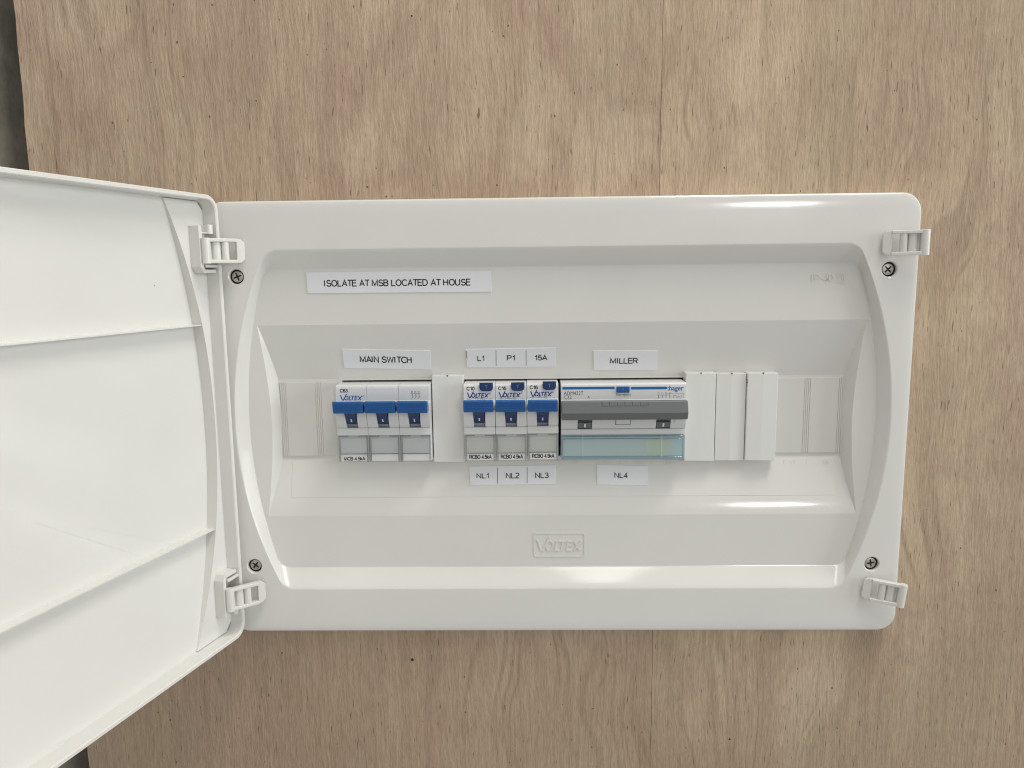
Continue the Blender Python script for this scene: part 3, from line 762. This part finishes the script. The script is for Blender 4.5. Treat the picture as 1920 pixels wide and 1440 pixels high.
# three combined breakers with test buttons
RC = [FM.px(x, 790, 0)[0] for x in (869.5, 929, 988, 1047.3)]
which = [('C10', 'grey circuit breaker with blue lever and C10 rating, below the L1 sticker'),
         ('C16', 'blue-levered C16 circuit breaker, the middle one of three, below P1'),
         ('C16', 'blue-levered C16 circuit breaker below 15A, beside the wide grey-levered breaker')]
for i, (rate, lab) in enumerate(which):
    dy = 0.0 if i < 2 else 0.35
    f = Frame((0, -FD, ROWC+dy))
    a0, a1 = RC[i]+0.10, RC[i+1]-0.10; m = (a0+a1)/2
    t = thing('residual_current_breaker', f.p(m, -22.5, BACK), lab, 'circuit breaker', 'single-pole breakers with test buttons')
    g = Geo(f); lever_body(g, a0, a1, m-3.3, m+3.3)
    link('pole_body', g, BODYR, t, bevel=0.25, seg=1, ang=25)
    lever(t, m-0.05, f.px(960, 761.5, 9.4)[1], 16.6, f)
    label_window(t, a0, a1, f, CARDB, CLEAR, RIMC)
    ox = (0, 59.4, 118.6)[i]; oy = (0, -0.6, -2.4)[i]
    # test button: square top, rounded bottom
    b0x, b0y = f.px(899+ox, 733.5+oy, 0.6); b1x, b1y = f.px(924+ox, 717.5+oy, 0.6)
    r = 2.0; out = [(b0x, b1y), (b0x, b0y+r)]+[(b0x+r-r*math.cos(R(q)), b0y+r-r*math.sin(R(q))) for q in (30, 60, 90)]+[(b1x-r+r*math.cos(R(q)), b0y+r-r*math.sin(R(q))) for q in (90, 60, 30)]+[(b1x, b0y+r), (b1x, b1y)]
    bt = link('test_button', Geo(f).prism_c(out, -0.4, 0.9), NAVY, t, bevel=0.25)
    mx, my = (b0x+b1x)/2, (b0y+b1y)/2
    link('test_letter', text_geo('T', f, mx-0.75, mx+0.75, my-0.95, my+1.05, weight=0.0, c=0.98), PALEB, bt, recalc=False, smooth=False)
    mono_px('rating_print', rate, f, (874.7+ox, 725+oy, 890+ox, 732.2+oy), BLACK, t, rel=0.165, c=0.1)
    wordmark_px(t, f, 876+ox, 916+ox, 733.8+oy, 745.5+oy, LOGON, 0.56)
    text_px('voltage_print', '230V~', f, (875.5+ox, 747.3+oy, 886+ox, 751.5+oy), BLACK, t, c=0.1)
    text_px('voltage_print', '50Hz', f, (899.5+ox, 746.8+oy, 910+ox, 751.2+oy), BLACK, t, c=0.1)
    g = Geo(f); q0, r0 = f.px(888+ox, 750.8+oy); q1, r1 = f.px(898+ox, 747.5+oy)
    g.stroke([(q0, r0), (q0, r1), (q1, r1), (q1, r0)], 0.16, 0.02, 0.09)
    q0, r0 = f.px(920+ox, 748.5+oy); g.stroke([(q0+0.5*math.cos(k*0.8), r0+0.5*math.sin(k*0.8)) for k in range(8)], 0.16, 0.02, 0.09, True)
    link('symbol_print', g, BLACK, t, smooth=False)
    f2 = Frame(f.p(0, 0, -0.55))
    mono_px('type_print', 'RCBO 4.5kA', f2, (880+ox*0.992, 852.7+oy*0.8, 922+ox*0.992, 860.6+oy*0.8), BLACK, t, rel=0.165, c=0.1)

# wide four-pole breaker
H0 = FM.px(1052, 790, 0)[0]; H1 = FM.px(1285.5, 790, 0)[0]
hb = thing('wide_breaker', FM.p((H0+H1)/2, -22.5, BACK), 'wide breaker with long dark grey lever, blue stripe and aqua label cover, below MILLER', 'circuit breaker')
T, B = 22.0, -22.5
sl = [FM.px(x, 795, 1)[0] for x in (1083, 1110, 1230, 1257)]
body = [(T, BACK), (T, -1.2), (T-0.9, -0.3), (T-2.0, 0), (12.6, 0.1), (11.4, 1.8), (8.4, 2.7), (8.2, -4.0), (-3.9, -4.0), (-4.4, 0.3), (-7.4, 0.4), (-7.6, -2.0), (B, -2.0), (B, BACK)]
cheek = [(8.35, -3.9), (8.35, 2.75), (7.2, 3.0), (3.2, 2.8), (-1.4, 1.3), (-3.7, 0.2), (-4.25, -0.1), (-4.25, -3.9)]
g = Geo(FM); g.prism_a(body, H0, H1)
for a0, a1 in ((H0+0.02, sl[0]), (sl[1], sl[2]), (sl[3], H1-0.02)): g.prism_a(cheek, a0, a1)
link('body', g, BODY, hb, bevel=0.22, seg=1, ang=25)
# long lever: flat top facet, steep lower facet
a0 = FM.px(1053.5, 765, 9)[0]; a1 = FM.px(1290.3, 765, 9)[0]
bt_ = FM.px(1170, 752.5, 8)[1]; bm_ = FM.px(1170, 775, 11)[1]; bb_ = FM.px(1170, 787, 8)[1]
g = Geo(FM).prism_a([(bt_, 3.6), (bt_, 8.0), (bm_, 10.6), (bb_, 8.6), (bb_, 4.0)], a0, a1)
hl = link('lever', g, GREYP, hb, bevel=0.3, ang=15)
g = Geo(FM); slope_c = (10.6-8.0)/(bm_-bt_)
q0 = FM.px(1128.5, 757, 8.5)[0]; q1 = FM.px(1215, 757, 8.5)[0]
def cs(b): return 8.0+(bt_-b)*(10.6-8.0)/(bt_-bm_)
b1_, b2_ = bt_-0.35, bt_-2.6
for i in range(7):
    x = q0+(q1-q0)*i/6; g.prism_a([(b1_, cs(b1_)-0.2), (b1_, cs(b1_)+0.05), (b2_, cs(b2_)+0.05), (b2_, cs(b2_)-0.2)], x-0.15, x+0.15)
for i in range(6):
    x = q0+(q1-q0)*i/6+0.15; x2 = q0+(q1-q0)*(i+1)/6-0.75
    g.prism_a([(b2_+0.3, cs(b2_)-0.3), (b2_+0.3, cs(b2_+0.3)+0.05), (b2_, cs(b2_)+0.05), (b2_, cs(b2_)-0.3)], x, x2)
link('notch_row', g, DARKG, hl, smooth=False)
for k in (0, 2):
    g = Geo(FM).prism_a([(bb_+1, 6.0), (bb_-0.4, 1.0), (bb_-2.6, 0.6), (bb_-2.8, 1.7), (-3.7, 0.1), (-3.7, -3.9), (bb_+1, -3.5)], sl[k]+0.25, sl[k+1]-0.25)
    st = link('lever_arm', g, GREYP, hl, bevel=0.15, seg=1)
    g = Geo(FM).prism_a([(bb_+0.4, 1.7), (bb_-2.2, 1.15), (bb_-2.2, 0.3), (bb_+0.4, 0.3)], sl[k]+0.9, sl[k+1]-1.9)
    link('arm_recess', g, DARKG, hl, smooth=False)
    m = (sl[k]+sl[k+1])/2+0.1; f2 = Frame(FM.p(m, -1.95, 1.0), (1, 0, 0), (FM.ey*3.0+FM.en*1.6))
    link('on_mark', Geo(f2).box(-0.5, 0.5, -1.25, 1.25, 0.0, 0.14), WINK, hl)
# centre tab and right-hand notch
q0, q1 = FM.px(1155.5, 790, 2.5)[0], FM.px(1181.5, 790, 2.5)[0]
fc = Frame(FM.p(0, 0.8, 2.15), (1, 0, 0), (FM.ey*4.6+FM.en*1.5))
link('centre_tab', Geo(fc).box(q0, q1, -2.3, 2.6, -0.3, 0.25), BODY, hb, bevel=0.2)
link('tab_gap', Geo(fc).box(q0-0.35, q0-0.03, -2.6, 2.5, -0.3, 0.12).box(q1+0.03, q1+0.35, -2.6, 2.5, -0.3, 0.12).box(q0-0.03, q1+0.03, -2.6, -2.33, -0.3, 0.12), GREYP, hb)
q0, q1 = FM.px(1265, 790, 2.5)[0], H1
link('side_notch', Geo(fc).box(q0, q1-0.2, -1.6, 0.6, -0.3, 0.14), BODY, hb, bevel=0.2)
# printing
for x0, x1 in ((1054.5, 1152.5), (1183, 1251)):
    p0 = FM.px(x0, 730.3, 0.1); p1 = FM.px(x1, 724.9, 0.1)
    link('blue_stripe', Geo(FM).prism_c(rrect(p0[0], p1[0], p0[1], p1[1], 0.5, 3), 0.02, 0.10), HAGB, hb)
text_px('maker_print', ':hager', FM, (1252, 723, 1281.6, 735), HAGB, hb, weight=0.012, c=0.12)
p0 = FM.px(1156, 736.3, 0.6); p1 = FM.px(1180.5, 724.8, 0.6)
bt = link('test_button', Geo(FM).box(p0[0], p1[0], p0[1], p1[1], -0.4, 1.1), BLUE, hb, bevel=0.3)
link('test_letter', text_geo('T', FM, (p0[0]+p1[0])/2-0.5, (p0[0]+p1[0])/2+0.5, (p0[1]+p1[1])/2-0.6, (p0[1]+p1[1])/2+0.6, c=1.18), PALEB, bt, recalc=False, smooth=False)
text_px('model_print', 'ADM432T', FM, (1057, 733.8, 1094, 740.8), GREYI, hb, c=0.1)
text_px('rating_print', 'C32', FM, (1057, 741.5, 1071.5, 747.5), GREYI, hb, c=0.1)
text_px('small_print', '230/400V', FM, (1057, 748.5, 1071.5, 752.4), GREYI, hb, c=0.1)
text_px('class_print', 'A', FM, (1101.5, 742.2, 1106, 747), GREYI, hb, c=0.1)
text_px('test_print', 'Test regularly', FM, (1154.5, 737.8, 1184, 743.2), GREYI, hb, c=0.1)
g = Geo(FM); p0 = FM.px(1097.5, 752.6); p1 = FM.px(1110, 748.6)
g.stroke([p0, (p0[0], p1[1]), p1, (p1[0], p0[1])], 0.15, 0.02, 0.09)
g.stroke([(p0[0]+0.6, p0[1]+0.3), (p0[0]+1.3, p1[1]-0.4), (p0[0]+1.9, p0[1]+0.3), (p0[0]+2.6, p1[1]-0.4), (p0[0]+3.2, p0[1]+0.3)], 0.13, 0.02, 0.09)
link('class_symbol', g, GREYI, hb, smooth=False); g = Geo(FM)
p0 = FM.px(1231.5, 751.5); p1 = FM.px(1284, 734.5); W_, H_ = p1[0]-p0[0], p1[1]-p0[1]
def Q(x, y): return (p0[0]+W_*x, p0[1]+H_*y)
for i in range(4):
    x = 0.04+0.135*i
    g.stroke([Q(x, 0.95), Q(x, 0.78)], 0.16, 0.02, 0.09); g.stroke([Q(x+0.04, 0.95), Q(x+0.05, 0.82)], 0.16, 0.02, 0.09)
    g.stroke([Q(x+0.02, 0.7), Q(x+0.02, 0.3)], 0.30, 0.02, 0.09); g.stroke([Q(x, 0.22), Q(x+0.06, 0.02)], 0.16, 0.02, 0.09)
g.stroke([Q(0.0, 0.66), Q(0.46, 0.66)], 0.13, 0.02, 0.09); g.stroke([Q(0.0, 0.27), Q(0.82, 0.27)], 0.13, 0.02, 0.09)
g.stroke([Q(0.32, 0.78), Q(0.96, 0.78), Q(0.96, 0.6)], 0.13, 0.02, 0.09)
g.stroke([Q(0.60, 0.2), Q(0.60, 0.58), Q(0.70, 0.58), Q(0.70, 0.2)], 0.14, 0.02, 0.09)
g.stroke([Q(0.78, 0.55), Q(0.82, 0.42), Q(0.78, 0.29), Q(0.74, 0.42)], 0.14, 0.02, 0.09, True)
g.stroke([Q(0.87, 0.3), Q(0.87, 0.55), Q(0.91, 0.55)], 0.14, 0.02, 0.09); g.stroke([Q(0.93, 0.5), Q(0.98, 0.15)], 0.14, 0.02, 0.09)
link('circuit_diagram', g, GREYI, hb, smooth=False)
# aqua label window
a0, a1 = FM.px(1052.5, 840, 0)[0], FM.px(1283, 840, 0)[0]
b1 = FM.px(1170, 816.8, 0)[1]; b0 = FM.px(1170, 861, 0)[1]
link('label_card', Geo(FM).box(a0+1.2, a1-1.2, b0+1.6, b1-2.2, -2.1, -1.5), CARDG, hb)
link('label_card', Geo(FM).box(FM.px(1212, 840)[0], FM.px(1255, 840)[0], b0+2.4, b1-2.9, -1.6, -1.35), CARDY, hb)
cv = link('clear_cover', Geo(FM).box(a0+0.8, a1-0.8, b0+0.8, b1-0.4, -0.5, 0.15), AQUA, hb)
g = Geo(FM)
g.box(a0, a0+0.8, b0, b1, -2.2, 0.6); g.box(a1-0.8, a1, b0, b1, -2.2, 0.6); g.box(a0+0.8, a1-0.8, b1-0.5, b1, -1.9, 0.5); g.box(a0+0.8, a1-0.8, b0, b0+1.4, -2.2, 0.55); g.box(a0+0.8, a1-0.8, b1-1.9, b1-1.6, -0.6, 0.4)
link('cover_rim', g, AQUAR, cv, bevel=0.15, seg=1)
for x in (1093, 1241): 
    q = FM.px(x, 830, 0.4)[0]; link('cover_pin', Geo(FM).box(q-0.12, q+0.12, b0+1.4, b1+2.6, 0.12, 0.3), FILLW, cv)

# ---------------------------------------------------------------- blanking modules
def filler(x0, x1, d, lab, y0, y1, ridge):
    f = flat(d)
    a0, a1 = f.px(x0, 785)[0], f.px(x1, 785)[0]
    bT = f.px((x0+x1)/2, y0)[1]; bB = f.px((x0+x1)/2, y1)[1]; m = (a0+a1)/2
    t = thing('blanking_module', f.p(m, bB, DW-d), lab, 'blanking module', 'blanking modules in the device row')
    g = Geo(f); dep = DW-d-0.4
    out = [(a0, 0), (m-0.1, ridge), (m+0.1, ridge), (a1, 0)]
    g.prism_b([(a0, dep), (a1, dep)]+out[::-1], bB, bT)
    link('front', g, FILLW, t, bevel=0.35, ang=20)
    g = Geo(f); g.box(a0+1.5, a1-1.5, -20, 21.5, BACK-4-d, dep+0.2); link('clip_body', g, FILLW, t)
    link('mould_nick', Geo(f).prism_c([(m-0.55, bT+0.25), (m+0.55, bT+0.25), (m, bT-0.7)], -0.6, ridge+0.08), DARKG, t)
filler(811.5, 870, -10.0, 'white blanking module between the three-pole breaker and the C10 breaker', 704.5, 866.5, 0.25)
filler(1284.5, 1340.5, -9.0, 'white blanking module pushed up against the right end of the wide breaker', 699.5, 864.5, 0.15)
filler(1341.8, 1397, -11.0, 'white blanking module set back between two prouder blanking modules', 700, 863.5, 0.5)
filler(1399.5, 1456.5, -9.2, 'white blanking module next to the grooved blank strip, marked with dark scuffs', 699.5, 863.5, 0.35)
g = Geo(flat(-9.2)); f = g.f
ob = [o for o in bpy.data.objects if o.name.startswith('blanking_module')][-1]
for px, py, s in ((1398.6, 712, .25), (1399.4, 717, .35), (1400.5, 714, .25), (1398.8, 723, .22), (1427, 713.5, .22)):
    a, b = f.px(px, py); g.disc(a+0.5, b, s, 0.02, 0.2, 8)
link('scuff', g, BLACK, ob)

# ---------------------------------------------------------------- stickers
def sticker(lab, fr, corners, texts, lines=(), weight=-0.004):
    """corners: four picture points TL, TR, BR, BL on the surface"""
    q = [fr.px(x, y, 0.4) for x, y in corners]
    cx = sum(p[0] for p in q)/4; cy = min(p[1] for p in q)
    t = thing('label_sticker', fr.p(cx, cy), lab, 'sticker', 'printed label stickers on the board')
    base = 0.34
    link('film', Geo(fr).prism_c(q[::-1], -0.05 if fr is FLOOR else 0.0, base+0.18), STICK, t, bevel=0.06, seg=1)
    ang = math.atan2(q[1][1]-q[0][1], q[1][0]-q[0][0])
    for body, box in texts: mono_px('lettering', body, fr, box, BLACK, t, rel=0.155, c=base+0.26, rot=ang)
    for (x0, y0), (x1, y1) in lines:
        p0, p1 = fr.px(x0, y0, 0.6), fr.px(x1, y1, 0.6)
        link('divider_line', Geo(fr).stroke([p0, p1], 0.26, base+0.19, base+0.25), BLACK, t, smooth=False)
sticker('long white sticker reading ISOLATE AT MSB LOCATED AT HOUSE', FLOOR, ((574, 510.5), (920, 507.5), (921.5, 547), (577, 550)), (('ISOLATE AT MSB LOCATED AT HOUSE', (607.5, 523.6, 883, 536.6)),))
sticker('white sticker reading MAIN SWITCH, slightly crooked', UP_SLOPE, ((641.5, 654.5), (806.5, 657.5), (808.5, 692.5), (645.5, 690)), (('MAIN SWITCH', (674.5, 668, 772, 680.5)),))
sticker('white sticker strip reading L1, P1 and 15A', UP_SLOPE, ((873, 655), (1042, 652), (1041.5, 687.3), (876, 689)), (('L1', (895, 667, 908, 677)), ('P1', (950.5, 666, 965.5, 676.2)), ('15A', (1002.5, 665.5, 1026.5, 676))),
        (((874.3, 658), (875.3, 672)), ((930, 657), (930.3, 686)), ((986.3, 656.5), (986.6, 685.5))))
sticker('white sticker reading MILLER', UP_SLOPE, ((1112.5, 657.5), (1233, 657.5), (1231.5, 693.5), (1113, 693.8)), (('MILLER', (1144, 671, 1196, 682)),))
sticker('white sticker strip reading NL1, NL2 and NL3', LO_SLOPE, ((879.5, 874.5), (1042.5, 872), (1041.5, 908), (882, 909.5)), (('NL1', (893.5, 887, 916.5, 897)), ('NL2', (948.5, 886.3, 974, 897)), ('NL3', (1003.5, 886, 1029, 896.6))),
        (((932.8, 877), (932.6, 906.5)), ((988.5, 876), (988.3, 906))))
sticker('white sticker reading NL4', LO_SLOPE, ((1119, 871.5), (1215, 873.5), (1214, 910), (1119.5, 908.5)), (('NL4', (1152, 886, 1177.5, 896.5)),))

scene.render.engine = 'CYCLES'
scene.cycles.filter_width = 1.1
scene.render.resolution_x = 1024; scene.render.resolution_y = 768
